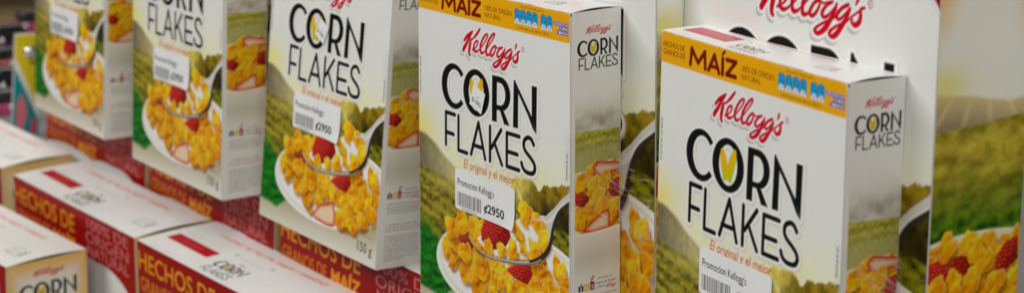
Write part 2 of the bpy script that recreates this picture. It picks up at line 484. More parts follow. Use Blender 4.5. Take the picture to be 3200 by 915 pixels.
    poly(sh, M([(102.5,74.4),(110,76.6),(116,79.6),(122.0,84.6),(127.4,90.2),(136,97.2),(136,91),(129,86.4),(125,81.5),(121.4,73.5),(119.5,66),(116.8,62.5),(118,70),(115.5,76)]), O(186, 180, 172))
    stroke(sh, M(smooth([(112,77,.3),(117,76.5,.7),(121.5,80,.9),(128,86.7,.8),(136,92.4,.7)])), O(214, 210, 204), soft=1.2 * k, alpha=.7)
    rim = smooth([(46.6,53.6,.4),(49.2,51.6,.55),(52,48.9,.7),(59,46.3,.85),(67.5,45.7,.9),(75,46.2,.95),(84,47.5,1.0),(93,49.0,1.05),(100,50.7,1.15),(106.2,53,1.4),(112.5,56.8,1.5),(117.2,61.6,1.5),(119.6,67,1.2),(121.2,73.6,1.1),(123.4,79,1.1),(127.2,84.6,1.0),(136,91.4,1.0)])
    stroke(sh, M(rim), O(44, 40, 36))
    stroke(sh, M([(x - .1, y + .35, r * .32) for x, y, r in rim[3:34]]), O(206, 200, 190), alpha=.9)
    stroke(sh, M([(x + .5, y - .45, r * .22) for x, y, r in rim[14:40]]), O(176, 168, 156), alpha=.7)


def blobs(sh, x0, x1, y, h, seed, col, dens=.8):
    """a line of print too small to read"""
    rnd = random.Random(seed); x = x0
    while x < x1 - .4:
        w = rnd.uniform(.8, 2.6); xe = min(x + w, x1)
        box(sh, x, y - h * rnd.uniform(.0, .15), xe, y + h * rnd.uniform(.75, 1), col, alpha=dens * rnd.uniform(.6, 1))
        x = xe + .45


# ------------------------------------------------------------------ the sheets of the small carton
def sheet_front():
    sh = Sheet(135, 187.1, .42, WHITE)
    scenery(sh, 1.0, 0, 0)
    # wash of paper white at the fold
    sh.put((slice(None), slice(None)), np.clip((sh.X - 133.6) / .5, 0, 1) * .5, O(210, 208, 200))
    corn_logo(sh, 0, 0, 1, 1)
    brand(sh, 0, 0, 1, 1)
    DK = O(40, 36, 28)
    text(sh, 'HOJUELAS DE MA\u00cdZ', 1.6, 122.5, 3.6, 144, O(50, 48, 40), .012, 0, 90)
    text(sh, 'Sugerencia de uso', 131.0, 101.3, 133.0, 114.9, DK, .012, .2, 90)
    text(sh, 'El original y el mejor', 44.4, 87.9, 89.6, 94.2, O(190, 62, 24), .008, .18)
    # orange band
    AMB = O(222, 150, 10)
    box(sh, 0, 171.3, 134.3, 190, AMB)
    sh.put((slice(None), slice(None)), np.clip((sh.Y - 171.3) / .3, 0, 1) * .10 * fbm(sh.X / 20, sh.Y / 6, 3), O(240, 172, 30))
    MR = O(112, 12, 8)
    text(sh, 'HECHOS DE', 2.2, 179.2, 19.4, 181.9, MR, .01)
    text(sh, 'GRANOS DE', 2.2, 175.4, 20.0, 178.2, MR, .01)
    for S in ([(24.3,174.2,1.15),(25.0,181.9,1.15)], [(25.0,181.9,1.15),(30.3,176,1.1)], [(30.3,176,1.1),(35.2,181.9,1.15)], [(35.2,181.9,1.15),(36.0,174.2,1.15)],
              [(38.6,174.2,1.15),(42.6,181.8,1.15)], [(42.6,181.8,1.15),(46.6,174.2,1.15)], [(40.2,176.3,.95),(45,176.3,.95)],
              [(49.2,174.2,1.2),(49.0,181.4,1.2)], [(48.6,183.3,.7),(50.2,184.9,.8)],
              [(52,181.5,1.1),(58.8,181.5,1.1)], [(58.8,181.5,1.1),(52.3,174.6,1.1)], [(52.3,174.6,1.1),(59,174.6,1.1)]):
        stroke(sh, S, MR)
    text(sh, '100% DE ORIGEN', 63.1, 178.3, 86.6, 181.1, MR, .004)
    text(sh, 'NATURAL', 63.1, 174.7, 77.2, 177.3, MR, .004)
    NV = O(12, 40, 70); BL = O(20, 150, 205)
    text(sh, 'Una porci\u00f3n de 30 g aporta', 94.1, 183.7, 113.2, 185.3, O(60, 40, 10), .006)
    text(sh, '% diario basado en una dieta de 2 000 Cal', 91.1, 172.7, 117.8, 174.2, O(60, 40, 10), .006)
    for x, a, b, c in ((89.0,'Energ\u00eda','110 Cal','5,5%'),(93.9,'Grasa','0 g','0%'),(98.8,'Az\u00facares','2 g','2,2%'),(103.7,'Sodio','180 mg','7,5%'),(110.8,'Hierro','3,4 mg','20%'),(115.6,'Zinc','2,5 mg','25%')):
        x1 = x + 4.7
        box(sh, x, 175, x1, 183.2, NV, 2.2)
        box(sh, x + .28, 175.28, x1 - .28, 182.92, BL, 2.0)
        sl = sh.sub(x, 174, x1, 179)
        d = np.maximum(sd_ell(sh.X[sl], sh.Y[sl], x + 2.35, 175.9, 2.0, 1.9), -(sh.Y[sl] - 175.3))
        sh.put(sl, sh.cov(d), O(226, 226, 222))
        text(sh, a, x + .6, 180.9, x1 - .6, 182.1, NV, .0)
        text(sh, b, x + .5, 178.6, x1 - .5, 180.3, NV, .006)
        text(sh, c, x + 1.0, 175.8, x1 - 1.0, 177.2, NV, .004)
    VI = O(84, 70, 150)
    for t_, x0, y0 in (('ADICIONADO CON', 121.4, 179.4), ('VITAMINAS', 126.0, 177.2), ('Y MINERALES', 124.2, 175.0)):
        box(sh, x0 - .4, y0 - .3, 132.9, y0 + 1.75, VI, .3)
        text(sh, t_, x0, y0 + .1, 132.5, y0 + 1.45, O(214, 208, 224), .01)
    # worn folds: ink rubbed off in nicks, plus a pale highlight painted along the edges
    ed = np.minimum(np.minimum(sh.X, 135 - sh.X), 187.1 - sh.Y)
    nick = np.clip(fbm(sh.X / 2.2 + 3, sh.Y / 2.2, 4) * 2.6 - .95, 0, 1)
    sh.put((slice(None), slice(None)), np.clip(1.15 - ed / (.5 + .9 * nick), 0, 1) * .8, O(214, 212, 206))
    for cx_, cy_ in ((0, 187.1), (135, 187.1), (0, 0), (135, 0)):
        dd = np.hypot(sh.X - cx_, sh.Y - cy_) + 1.6 * (fbm(sh.X, sh.Y, 3) - .5)
        sh.put((slice(None), slice(None)), np.clip(2.2 - dd, 0, 1), O(206, 202, 194))
    # net content
    text(sh, 'CONTENIDO NETO', 115.6, 17.2, 131, 18.6, O(96, 100, 110), 0)
    text(sh, '150 g', 114.8, 5.6, 130.0, 13.6, O(40, 52, 52), .01)
    return sh


def side_scene(sh, w, base):
    """hills, meadow and the bowl as they wrap round the edge of the small carton"""
    X = sh.X; Y = sh.Y; A = (slice(None), slice(None))
    ins = np.clip((X - 2.4) / .35, 0, 1) * np.clip((w - .7 - X) / .3, 0, 1)
    n1 = fbm(X / 7, Y / 7, 4) - .5; n2 = fbm(X / 1.8 + 31, Y / 1.8, 4) - .5
    sh.put(A, ins * sstep(150, 134, Y + 6 * n1) * .6, O(196, 190, 176))
    mist = np.exp(-((Y - 130) / 5.5) ** 2) * np.clip(.45 + 1.6 * (fbm(X / 5, Y / 5, 4) - .35), 0, 1)
    sh.put(A, ins * np.clip(mist, 0, 1) * .75, O(128, 116, 96))
    ray = np.clip(np.sin((X - 16) / np.maximum(150 - Y, 4) * 26) * 2 - 1, 0, 1) * np.exp(-((Y - 131) / 7) ** 2)
    sh.put(A, ins * ray * .12, O(216, 208, 190))
    f = fields(X, Y, O(112, 108, 34), O(176, 166, 68), .9, .05)
    f2 = O(158, 154, 92) * (1 + .3 * n2[..., None])
    t = sstep(122, 112, Y)[..., None]
    sh.put(A, ins * np.clip(.5 - (Y - 126 + .04 * X - .5 * n2) / .6, 0, 1), f * (1 - t) + f2 * t)
    # bowl
    rimy = 73.0 + .0035 * (X - 14) ** 2
    topy = np.interp(X, [2, 11, 16, 21, 27, 34], [105, 105.6, 107, 108.4, 109, 106.5])
    sh.put(A, ins * np.clip(.5 - (Y - topy) / .5, 0, 1), O(214, 200, 160))
    inb = lambda x, y: 2 < x < 33 and 75 < y < np.interp(x, [2, 11, 16, 21, 27, 34], [105, 105.6, 107, 108.4, 109, 106.5]) - 3.5
    keep = sh.C.copy()
    cereal(sh, inb, 2, 74, 34, 108, 7.2, 5.2, 7.6, 33, .1)
    half_berry(sh, [(14.4,106.6),(18,108.6),(33,106),(33,103),(24,102),(19.6,101),(16,103)], (26, 104), 1)
    berry(sh, [(2.6,95.5),(6,95),(11,91),(10,87.5),(2.6,89)], 12)
    berry(sh, [(24,94),(28,97.5),(33.5,98.5),(33.5,89),(27,90)], 15)
    rnd = random.Random(3)
    for x, y, r in ((8,100,5.5),(15,97,6),(22,98.5,5),(18,91,6),(12,83,6),(5,80,5),(29,84,5),(20,86,5)):
        flake(sh, x, y, r, rnd, .06)
    half_berry(sh, [(8.4,74.6),(14,78.5),(20,81.6),(23.4,82.6),(25,80.8),(25.2,76),(24.6,73.7),(14,73)], (20, 74), 2)
    sh.C[:] = keep * (1 - ins[..., None]) + sh.C * ins[..., None]
    low = np.clip(.5 - (Y - rimy) / .5, 0, 1)
    tone = np.clip(1 - np.abs(Y - 60) / 12, 0, 1)[..., None]
    sh.put(A, ins * low, O(204, 198, 184) * (1 - .4 * tone) + O(150, 146, 136) * .4 * tone)
    sh.put(A, ins * np.clip(1 - np.abs(Y - rimy + .6) / .8, 0, 1), O(222, 216, 202))
    sh.put(A, ins * sstep(58, 44, Y) * .8, base)


def sheet_side():
    base = O(206, 204, 200)
    sh = Sheet(33.1, 187.1, .3, base)
    side_scene(sh, 33.1, base)
    brand(sh, -4.2, 131.6, .32, .285, halo=False)
    corn_logo(sh, -3.6, 122.9, .318, .339, halo=False, oy2=127.7, sy2=.301)
    DK = O(60, 60, 64); NV = O(36, 40, 96)
    text(sh, 'Sugerencia de uso', 31.1, 112, 32.2, 125, DK, .012, .2, 90)
    box(sh, 4.9, 43.2, 8.1, 46.2, O(30, 40, 110)); box(sh, 8.6, 43.0, 12.0, 46.6, O(200, 164, 40)); box(sh, 12.5, 42.8, 15.4, 47.2, O(140, 16, 30))
    stroke(sh, [(6.5, 46.9, .45), (6.6, 46.95, .45)], O(30, 40, 110))
    stroke(sh, [(12.9, 47.0, .3), (14.0, 48.6, .35), (15.3, 49.8, .2)], O(140, 16, 30)); stroke(sh, [(14.0, 48.6, .3), (12.7, 49.2, .2)], O(140, 16, 30))
    stroke(sh, [(14.1, 50.0, .4), (14.15, 50.0, .4)], O(140, 16, 30))
    for t_, a in (('i', 6.1), ('N', 9.6), ('S', 13.4)):
        text(sh, t_, a, 43.5, a + (.8 if t_ == 'i' else 1.4), 45.7, O(220, 214, 200))
    text(sh, 'Un mensaje del', 17.9, 47.2, 27, 48.7, DK, .008)
    text(sh, 'Instituto de Nutrici\u00f3n', 16.7, 44.9, 30, 46.4, NV, .008)
    text(sh, 'y Salud', 16.7, 42.6, 22.4, 44.2, NV, .008)
    brand(sh, 17.0, 19.2, .14, .15, halo=False)
    blobs(sh, 5.2, 20.4, 39.3, .9, 1, DK, .6)
    text(sh, 'completo que incluye', 20.6, 38.8, 30.4, 40.2, DK, .006)
    for i, y in enumerate((37.3, 35.6, 33.9)): blobs(sh, 5.4, 30, y, .85, 5 + i, DK, .6)
    for i, y in enumerate((26.6, 24.8, 23.0)): blobs(sh, 5 + (2 if i == 0 else 0), 30 - (1.5 if i == 0 else 0), y, .9, 15 + i, O(150, 50, 50) if i else DK, .6)
    for i in range(10): blobs(sh, 5, 30.4 if i < 9 else 20, 19.6 - 1.62 * i, .85, 25 + i, O(88, 92, 96), .65)
    return sh


def sheet_top(w, d, k, q, bar, by):
    sh = Sheet(w, d, .42, O(212, 212, 209))
    G = O(150, 150, 150)
    box(sh, 9.6 * k, by[0], 65.4 * k, by[1], bar)
    m = (by[0] + by[1]) / 2
    sh.put((slice(None), slice(None)), np.clip(.5 - sd_poly(sh.X, sh.Y, [(24 * k, m - 1), (50 * k, m - 1), (50 * k, m + 1), (24 * k, m + 1)]) / 2, 0, 1) * .12, O(220, 150, 150))
    blobs(sh, 13 * k, 32 * k, 34.6 * q, 1.1 * k, 3, G, .7); blobs(sh, 13 * k, 30 * k, 32.6 * q, 1.0 * k, 4, G, .6)
    blobs(sh, 12 * k, 50 * k, 4 * q, 1.2 * k, 6, G, .5)
    text(sh, 'CALIDAD, NUTRICI\u00d3N, SABOR Y VARIEDAD.', 32.5 * k, 46 * q, 167 * k, 52 * q, O(206, 92, 68), .015, .2)
    sx = 34.0 / 84 * k; sy = 10.5 / 25 * q
    corn_logo(sh, 78 * k - 23.5 * sx, 14.0 * q - 120.2 * sy, sx, sy, halo=False, oy2=4.5 * q - 97.5 * sy * .9, sy2=sy * .9)
    brand(sh, 92 * k - 43 * sx * .42, 28 * q - 158 * sy * .3, sx * .42, sy * .3, halo=False)
    for x, y in ((75, 36), (116, 39)):
        poly(sh, [((x - 1.6) * k, (y - 1.2) * q), ((x + .6) * k, (y + 2.2) * q), ((x + 1.4) * k, (y - .6) * q)], O(70, 84, 70))
    blobs(sh, 80 * k, 112 * k, 35.4 * q, 1.0 * k, 8, G, .6); blobs(sh, 84 * k, 108 * k, 33.4 * q, .9 * k, 9, G, .5)
    x0, x1, y0, y1 = 172 * k, 192 * k, 14 * q, 26 * q
    box(sh, x0, y0, x1, y1, O(90, 90, 90), 2 * q); box(sh, x0 + .5, y0 + .5, x1 - .5, y1 - .5, O(212, 212, 209), 2 * q)
    for i in range(3): blobs(sh, x0 + 1.5 * k, x1 - 8 * k, y0 + (2 + 2.8 * i) * q, 1.0 * k, 40 + i, O(90, 90, 90), .7)
    sl = sh.sub(x1 - 7 * k, y0, x1, y1)
    sh.put(sl, sh.cov(np.abs(sd_ell(sh.X[sl], sh.Y[sl], x1 - 3.6 * k, (y0 + y1) / 2, 2.0 * k, 3.0 * q)) - .5 * k), O(50, 50, 50))
    return sh


# ------------------------------------------------------------------ the sheets of the large carton
def sheet_big_front():
    sh = Sheet(168, 259, .56, WHITE)
    scenery(sh, 1.385, 168 - 135 * 1.385, 0)
    lo = O(206, 207, 206)
    A = (slice(None), slice(None))
    # red head with the white bubble under it
    X = sh.X; Y = sh.Y; w = 259 - Y
    d = np.minimum(sd_ell(X, Y, 126, 259 - 27 - 33, 45.5, 33), sd_ell(X, Y, 50, 259 - 27 - 62, 122, 61))
    d = np.where(Y < 200, -5, d); d = np.minimum(d, sd_ell(X, Y, 110, 259 - 27.2 - 50, 72, 50))
    band = np.clip(.5 + d / .5, 0, 1)
    redc = O(138, 5, 5) * (1 + .25 * (fbm(X / 30, Y / 12, 3)[..., None] - .5))
    sh.put(A, band, redc)
    sh.put(A, np.clip(1 - np.abs(d + 1.6) / .5, 0, 1) * .45 * (Y > 190), O(140, 140, 140))
    box(sh, 0, 263.1, 168, 265, O(206, 100, 110))
    s = .82; YL = O(226, 142, 22); PK = O(186, 108, 108)
    text(sh, 'HECHOS DE', 2.0, 259 - 20.2 * s, 109 * s, 259 - 7 * s, YL, .004)
    text(sh, 'GRANOS DE', 3.5, 259 - 35 * s, 66 * s, 259 - 25 * s, O(206, 118, 22), .004)
    text(sh, 'MA\u00cdZ', 72 * s, 259 - 35 * s, 110 * s, 259 - 22.5 * s, O(216, 132, 22), .035)
    text(sh, '100% DE', 130 * s, 259 - 11.4 * s, 194 * s, 259 - 3.6 * s, PK, .0)
    text(sh, 'ORIGEN', 128 * s, 259 - 21.6 * s, 194 * s, 259 - 13.2 * s, PK, .0)
    text(sh, 'NATURAL', 130 * s, 259 - 31.4 * s, 194 * s, 259 - 23.2 * s, PK, .0)
    ox, oy = -2.5, 185.9 - 1.40 * 145.2
    corn_logo(sh, ox, oy, 1.35, 1.40)
    brand(sh, ox + 1.2, oy + 2.6, 1.34, 1.38)
    return sh


def sheet_big_side():
    w = 59.5
    sh = Sheet(w, 259, .5, O(214, 212, 204)); X = sh.X; Y = sh.Y + 5; A = (slice(None), slice(None))
    n1 = fbm(X / 12, Y / 12, 4) - .5; n2 = fbm(X / 3 + 11, Y / 3, 4) - .5
    # warm frame round the head of the panel
    ed = np.minimum(np.minimum(X, w - X) * 1.0, 264 - Y)
    warm = sstep(15, 0, ed + 5 * n1) * sstep(196, 226, Y)
    sh.put(A, warm * .85, O(214, 166, 50))
    y2 = sstep(200, 186, Y + 6 * n1)
    sh.put(A, np.exp(-((X - 4) / 16) ** 2 - ((Y - 184) / 9) ** 2) * .8, O(206, 196, 90))
    hill = np.interp(X, [0, 14, 30, 46, 60], [181, 180.5, 177.5, 175, 176]) + 2.2 * n1 + 1.0 * n2
    t = np.clip((hill - Y) / 14, 0, 1)[..., None]
    sh.put(A, np.clip(.5 - (Y - hill) / 2, 0, 1) * .9, O(190, 168, 112) * (1 - t) + O(118, 100, 66) * t)
    ray = np.clip(np.sin((X - 30) / np.maximum(205 - Y, 5) * 14) * 2 - 1, 0, 1) * np.exp(-((Y - 172) / 8) ** 2)
    sh.put(A, ray * .35, O(216, 196, 140))
    fl = 164.5 + .06 * X + .8 * n2
    f = fields(X, Y, O(112, 102, 18), O(184, 166, 54), 2.6, .05)
    g = np.clip((150 - Y + 10 * n1) / 26, 0, 1)[..., None]
    f = f * (1 - g) + fields(X, Y, O(16, 62, 8), O(86, 122, 22), 1.7, -.25) * g
    sh.put(A, np.clip(.5 - (Y - fl) / 1.2, 0, 1), f)
    # bowl
    topy = np.interp(X, [0, 8, 20, 34, 48, 60], [115, 116.5, 117.5, 117.5, 116.5, 115])
    sh.put(A, np.clip(.5 - (Y - topy) / .6, 0, 1), O(216, 200, 160))
    sh.put(A, np.clip(1 - np.abs(Y - topy) / 1.1, 0, 1), O(224, 214, 190))
    cereal(sh, lambda x, y: 36 < y < 106.5, -2, 36, 62, 110, 8.4, 6.2, 9.2, 70, .08)
    berry(sh, [(-2, 101), (8, 103), (20, 103), (27, 101), (25, 95), (8, 94), (-2, 94)], 4)
    berry(sh, [(44, 99), (50, 105), (57, 106), (58, 97), (50, 93), (44, 94)], 5)
    rnd = random.Random(9)
    for x, y, r in ((16,91,7),(30,104,7),(37,98,7),(6,91,6.5),(27,90,7),(44,88,7),(12,107,6)):
        flake(sh, x, y, r, rnd, .08)
    sh.put(A, np.clip(.5 - (sh.Y - 38) / .6, 0, 1), O(206, 200, 186))
    brand(sh, .1, 251.0 - 158 * .27, .44, .27, halo=False)
    corn_logo(sh, -3.2, 234.8 - 120.2 * .43, .50, .43, halo=False, oy2=225.2 - 97.5 * .40, sy2=.40)
    return sh


# ------------------------------------------------------------------ stickers
def sheet_sticker():
    sh = Sheet(53.4, 22.8, .25, O(214, 216, 220, 1.4))
    K = O(34, 36, 40)
    text(sh, "Promocion Kellogg's", 2.4, 12.3, 35.6, 17.6, K, .012)
    rnd = random.Random(4); x = 2.2
    while x < 23.4:
        w = rnd.choice((.3, .3, .5, .75)); box(sh, x, 2.3, min(x + w, 23.6), 9.8, K); x += w + rnd.choice((.28, .3, .5, .65))
    text(sh, '7501000000694', 6, .35, 20, 1.75, O(90, 92, 96), .0)
    text(sh, '\u00a22950', 26.2, 2.6, 44.6, 8.9, K, .028)
    d = np.abs((sh.X - 40) * .62 - (sh.Y - 8)) / 1.18 - .12
    sh.put((slice(None), slice(None)), sh.cov(d) * .14 * (sh.X > 40), O(120, 122, 128))
    return sh


def sheet_tag():
    sh = Sheet(12, 12.2, .2, O(206, 212, 222, 1.4))
    text(sh, '$1000-', 1.2, 2.4, 10.8, 5.4, O(60, 64, 72), .012)
    box(sh, 5, 6.6, 7.2, 7.6, O(150, 156, 166), .3, .8)
    return sh


# ------------------------------------------------------------------ materials
def new_mat(name):
    m = bpy.data.materials.new(name); m.use_nodes = True
    return m, m.node_tree.nodes, m.node_tree.links, m.node_tree.nodes['Principled BSDF']


def print_mat(name, rough=.34, bump=.02):
    m, N, L, b = new_mat(name)
    a = N.new('ShaderNodeVertexColor'); a.layer_name = 'print'
    tc = N.new('ShaderNodeTexCoord')
    n = N.new('ShaderNodeTexNoise'); n.inputs['Scale'].default_value = 900; n.inputs['Detail'].default_value = 4
    L.new(tc.outputs['Object'], n.inputs['Vector'])
    n2 = N.new('ShaderNodeTexNoise'); n2.inputs['Scale'].default_value = 22; n2.inputs['Detail'].default_value = 2
    L.new(tc.outputs['Object'], n2.inputs['Vector'])
    mp = N.new('ShaderNodeMapRange'); mp.inputs['To Min'].default_value = .955; mp.inputs['To Max'].default_value = 1.03
    L.new(n.outputs['Fac'], mp.inputs['Value'])
    mx = N.new('ShaderNodeMix'); mx.data_type = 'RGBA'; mx.blend_type = 'MULTIPLY'; mx.inputs['Factor'].default_value = 1
    L.new(a.outputs['Color'], mx.inputs['A']); L.new(mp.outputs['Result'], mx.inputs['B'])
    L.new(mx.outputs['Result'], b.inputs['Base Color'])
    mr = N.new('ShaderNodeMapRange'); mr.inputs['To Min'].default_value = rough - .08; mr.inputs['To Max'].default_value = rough + .1
    L.new(n2.outputs['Fac'], mr.inputs['Value']); L.new(mr.outputs['Result'], b.inputs['Roughness'])
    bp = N.new('ShaderNodeBump'); bp.inputs['Strength'].default_value = .35; bp.inputs['Distance'].default_value = .0012
    L.new(n2.outputs['Fac'], bp.inputs['Height']); L.new(bp.outputs['Normal'], b.inputs['Normal'])
    b.inputs['Specular IOR Level'].default_value = .08
    return m


def plain_mat(name, col, rough=.5, metal=0.0, var=.15, scale=60, spec=.5, coat=0):
    m, N, L, b = new_mat(name)
    tc = N.new('ShaderNodeTexCoord'); n = N.new('ShaderNodeTexNoise'); n.inputs['Scale'].default_value = scale; n.inputs['Detail'].default_value = 5
    L.new(tc.outputs['Object'], n.inputs['Vector'])
    r = N.new('ShaderNodeValToRGB')
    c = np.array(col)
    r.color_ramp.elements[0].color = (*np.clip(c * (1 - var), 0, 1), 1); r.color_ramp.elements[1].color = (*np.clip(c * (1 + var), 0, 1), 1)
    r.color_ramp.elements[0].position = .3; r.color_ramp.elements[1].position = .7
    L.new(n.outputs['Fac'], r.inputs['Fac']); L.new(r.outputs['Color'], b.inputs['Base Color'])
    b.inputs['Roughness'].default_value = rough; b.inputs['Metallic'].default_value = metal
    b.inputs['Specular IOR Level'].default_value = spec; b.inputs['Coat Weight'].default_value = coat
    return m


def film_mat():
    m, N, L, b = new_mat('clear_film')
    out = N['Material Output']
    tr = N.new('ShaderNodeBsdfTransparent'); gl = N.new('ShaderNodeBsdfGlossy')
    gl.inputs['Roughness'].default_value = .14
    tc = N.new('ShaderNodeTexCoord'); mp = N.new('ShaderNodeMapping'); mp.inputs['Rotation'].default_value = (math.radians(38), 0, 0)
    m2 = N.new('ShaderNodeMapping'); m2.inputs['Scale'].default_value = (12, 12, 150)
    L.new(tc.outputs['Object'], mp.inputs['Vector']); L.new(mp.outputs['Vector'], m2.inputs['Vector'])
    n = N.new('ShaderNodeTexNoise'); n.inputs['Scale'].default_value = 1.3; n.inputs['Detail'].default_value = 2; n.inputs['Distortion'].default_value = .5
    L.new(m2.outputs['Vector'], n.inputs['Vector'])
    bp = N.new('ShaderNodeBump'); bp.inputs['Strength'].default_value = .6; bp.inputs['Distance'].default_value = .003
    L.new(n.outputs['Fac'], bp.inputs['Height']); L.new(bp.outputs['Normal'], gl.inputs['Normal'])
    # creases of the folded film, their glints painted in as pale diffuse streaks
    ri = N.new('ShaderNodeMath'); ri.operation = 'SUBTRACT'; ri.inputs[1].default_value = .56; L.new(n.outputs['Fac'], ri.inputs[0])
    ab = N.new('ShaderNodeMath'); ab.operation = 'ABSOLUTE'; L.new(ri.outputs['Value'], ab.inputs[0])
    cr = N.new('ShaderNodeMapRange'); cr.inputs['From Min'].default_value = 0; cr.inputs['From Max'].default_value = .016; cr.inputs['To Min'].default_value = .55; cr.inputs['To Max'].default_value = 0
    L.new(ab.outputs['Value'], cr.inputs['Value'])
    n3 = N.new('ShaderNodeTexNoise'); n3.inputs['Scale'].default_value = 60; L.new(tc.outputs['Object'], n3.inputs['Vector'])
    br = N.new('ShaderNodeMapRange'); br.inputs['From Min'].default_value = .36; br.inputs['From Max'].default_value = .62; L.new(n3.outputs['Fac'], br.inputs['Value'])
    cm = N.new('ShaderNodeMath'); cm.operation = 'MULTIPLY'; L.new(cr.outputs['Result'], cm.inputs[0]); L.new(br.outputs['Result'], cm.inputs[1])
    df = N.new('ShaderNodeBsdfDiffuse'); df.inputs['Color'].default_value = (.85, .84, .86, 1)
    m1 = N.new('ShaderNodeMixShader'); m1.inputs['Fac'].default_value = .055
    L.new(tr.outputs['BSDF'], m1.inputs[1]); L.new(gl.outputs['BSDF'], m1.inputs[2])
    mx = N.new('ShaderNodeMixShader'); L.new(cm.outputs['Value'], mx.inputs['Fac']); L.new(m1.outputs['Shader'], mx.inputs[1]); L.new(df.outputs['BSDF'], mx.inputs[2])
    L.new(mx.outputs['Shader'], out.inputs['Surface'])
    return m


PRINT = print_mat('printed_card', .24); LABELM = print_mat('label_paper', .5)
CARD = plain_mat('white_card', (.74, .735, .71), .5, var=.04, scale=40)
FILM = film_mat()


# ------------------------------------------------------------------ mesh helpers
def tag(o, label=None, cat=None, group=None, kind=None):
    if label: o['label'] = label
    if cat: o['category'] = cat
    if group: o['group'] = group
    if kind: o['kind'] = kind
    return o


def link(name, me, mat, parent=None):
    o = bpy.data.objects.new(name, me); COL.objects.link(o)
    if mat: me.materials.append(mat)
    if parent: o.parent = parent
    return o


def grid_mesh(name, sh, fn, e=.6):
    """sheet -> curved mesh; fn(u,v,x_mm,y_mm) gives metres"""
    x = np.clip(sh.X, e, sh.w - e); y = np.clip(sh.Y, sh.y0 + e, sh.y0 + sh.h - e)
    co = fn(sh.X / sh.w, (sh.Y - sh.y0) / sh.h, x, y).reshape(-1, 3)
    nx, ny = sh.nx, sh.ny
    i = np.arange(nx * ny).reshape(ny, nx)
    q = np.stack([i[:-1, :-1], i[:-1, 1:], i[1:, 1:], i[1:, :-1]], -1).reshape(-1, 4)
    me = bpy.data.meshes.new(name)
    me.vertices.add(len(co)); me.vertices.foreach_set('co', co.astype(np.float32).ravel())
    me.loops.add(q.size); me.loops.foreach_set('vertex_index', q.astype(np.int32).ravel())
    me.polygons.add(len(q)); me.polygons.foreach_set('loop_start', np.arange(0, q.size, 4, dtype=np.int32))
    me.update(calc_edges=True)
    me.polygons.foreach_set('use_smooth', np.ones(len(q), bool))
    at = me.color_attributes.new('print', 'FLOAT_COLOR', 'POINT')
    c = np.ones((len(co), 4), np.float32); c[:, :3] = np.clip(sh.C.reshape(-1, 3), 0, 1)
    at.data.foreach_set('color', c.ravel())
    me.update()
    return me


def bm_mesh(name, bm, smooth=False):
    me = bpy.data.meshes.new(name); bmesh.ops.recalc_face_normals(bm, faces=bm.faces[:])
    bm.to_mesh(me); bm.free()
    if smooth:
        for p in me.polygons: p.use_smooth = True
    return me


def box_bm(x0, x1, y0, y1, z0, z1, bev=0.0, seg=2, bm=None):
    b = bmesh.new()
    bmesh.ops.create_cube(b, size=1, matrix=Matrix.Translation(((x0 + x1) / 2, (y0 + y1) / 2, (z0 + z1) / 2)) @ Matrix.Diagonal((x1 - x0, y1 - y0, z1 - z0, 1)))
    if bev: bmesh.ops.bevel(b, geom=b.edges[:], offset=bev, segments=seg, affect='EDGES', profile=.5)
    return b


def lathe_bm(prof, n=32):
    b = bmesh.new(); rings = []
    for r, z in prof:
        rings.append([b.verts.new((r * math.cos(2 * PI * k / n), r * math.sin(2 * PI * k / n), z)) for k in range(n)])
    for a, c in zip(rings[:-1], rings[1:]):
        for k in range(n): b.faces.new((a[k], a[(k + 1) % n], c[(k + 1) % n], c[k]))
    b.faces.new(rings[0]); b.faces.new(rings[-1])
    return b


def thing(name, M, label, cat, group=None):
    o = bpy.data.objects.new(name, None); COL.objects.link(o); o.empty_display_size = .02
    o.matrix_world = M
    return tag(o, label, cat, group)


def copy_tree(o, parent=None):
    c = o.copy(); COL.objects.link(c)
    if parent: c.parent = parent
    for ch in list(o.children): copy_tree(ch, c)
    return c


def bulge(u, v, a):
    """filled carton: belly in the middle, faint waves, folds rounding away"""
    wave = .00022 * np.sin(u * 5.3 + v * 3.1) * np.sin(v * 7.7 - u * 2.0) * np.sin(PI * u) * np.sin(PI * v)
    return a * np.sin(PI * u) ** .8 * np.sin(PI * v) ** .6 + wave


# ------------------------------------------------------------------ carton prototypes (origin: middle of the base)
def carton_parts(root, w, d, h, front, side, top, bf, bs, e=.6):
    """front faces -y, the printed side faces +x"""
    i = .00015
    link('carton', bm_mesh('carton', box_bm(-w / 2 + i, w / 2 - i, -d / 2 + i, d / 2 - i, 0, h - .0026, .0009, 2)), CARD, root)
    f = grid_mesh('front_panel', front, lambda u, v, x, y: np.stack([x * MM - w / 2, -d / 2 - .00004 - bulge(u, v, bf), y * MM], -1), e)
    link('front_panel', f, PRINT, root)
    s = grid_mesh('side_panel', side, lambda u, v, x, y: np.stack([w / 2 + .00004 + bulge(u, v, bs), x * MM - d / 2, y * MM], -1), .4)
    link('side_panel', s, PRINT, root)
    # the tucked lid: springs up a little towards the open end
    lift = lambda u, v: w / .135 * .0013 * np.clip(u - .15, 0, 1) ** 1.5 * np.sin(PI * np.clip(v * .9 + .05, 0, 1)) + .0004 * np.sin(u * 7 + 1) * np.sin(PI * v)
    t = grid_mesh('top_flap', top, lambda u, v, x, y: np.stack([x * MM - w / 2, y * MM - d / 2, h - .0004 + lift(u, v)], -1), .35)
    o = link('top_flap', t, PRINT, root)
    so = o.modifiers.new('thickness', 'SOLIDIFY'); so.thickness = .0005; so.offset = -1


SF = sheet_front(); SS = sheet_side(); ST = sheet_top(135, 33.1, .6, .54, O(176, 84, 92), (8.4, 20.6))
BF = sheet_big_front(); BSD = sheet_big_side(); BT = sheet_top(168, 59.5, .82, .97, O(168, 20, 30), (17.4, 28.0))
STK = sheet_sticker(); TAGS = sheet_tag()

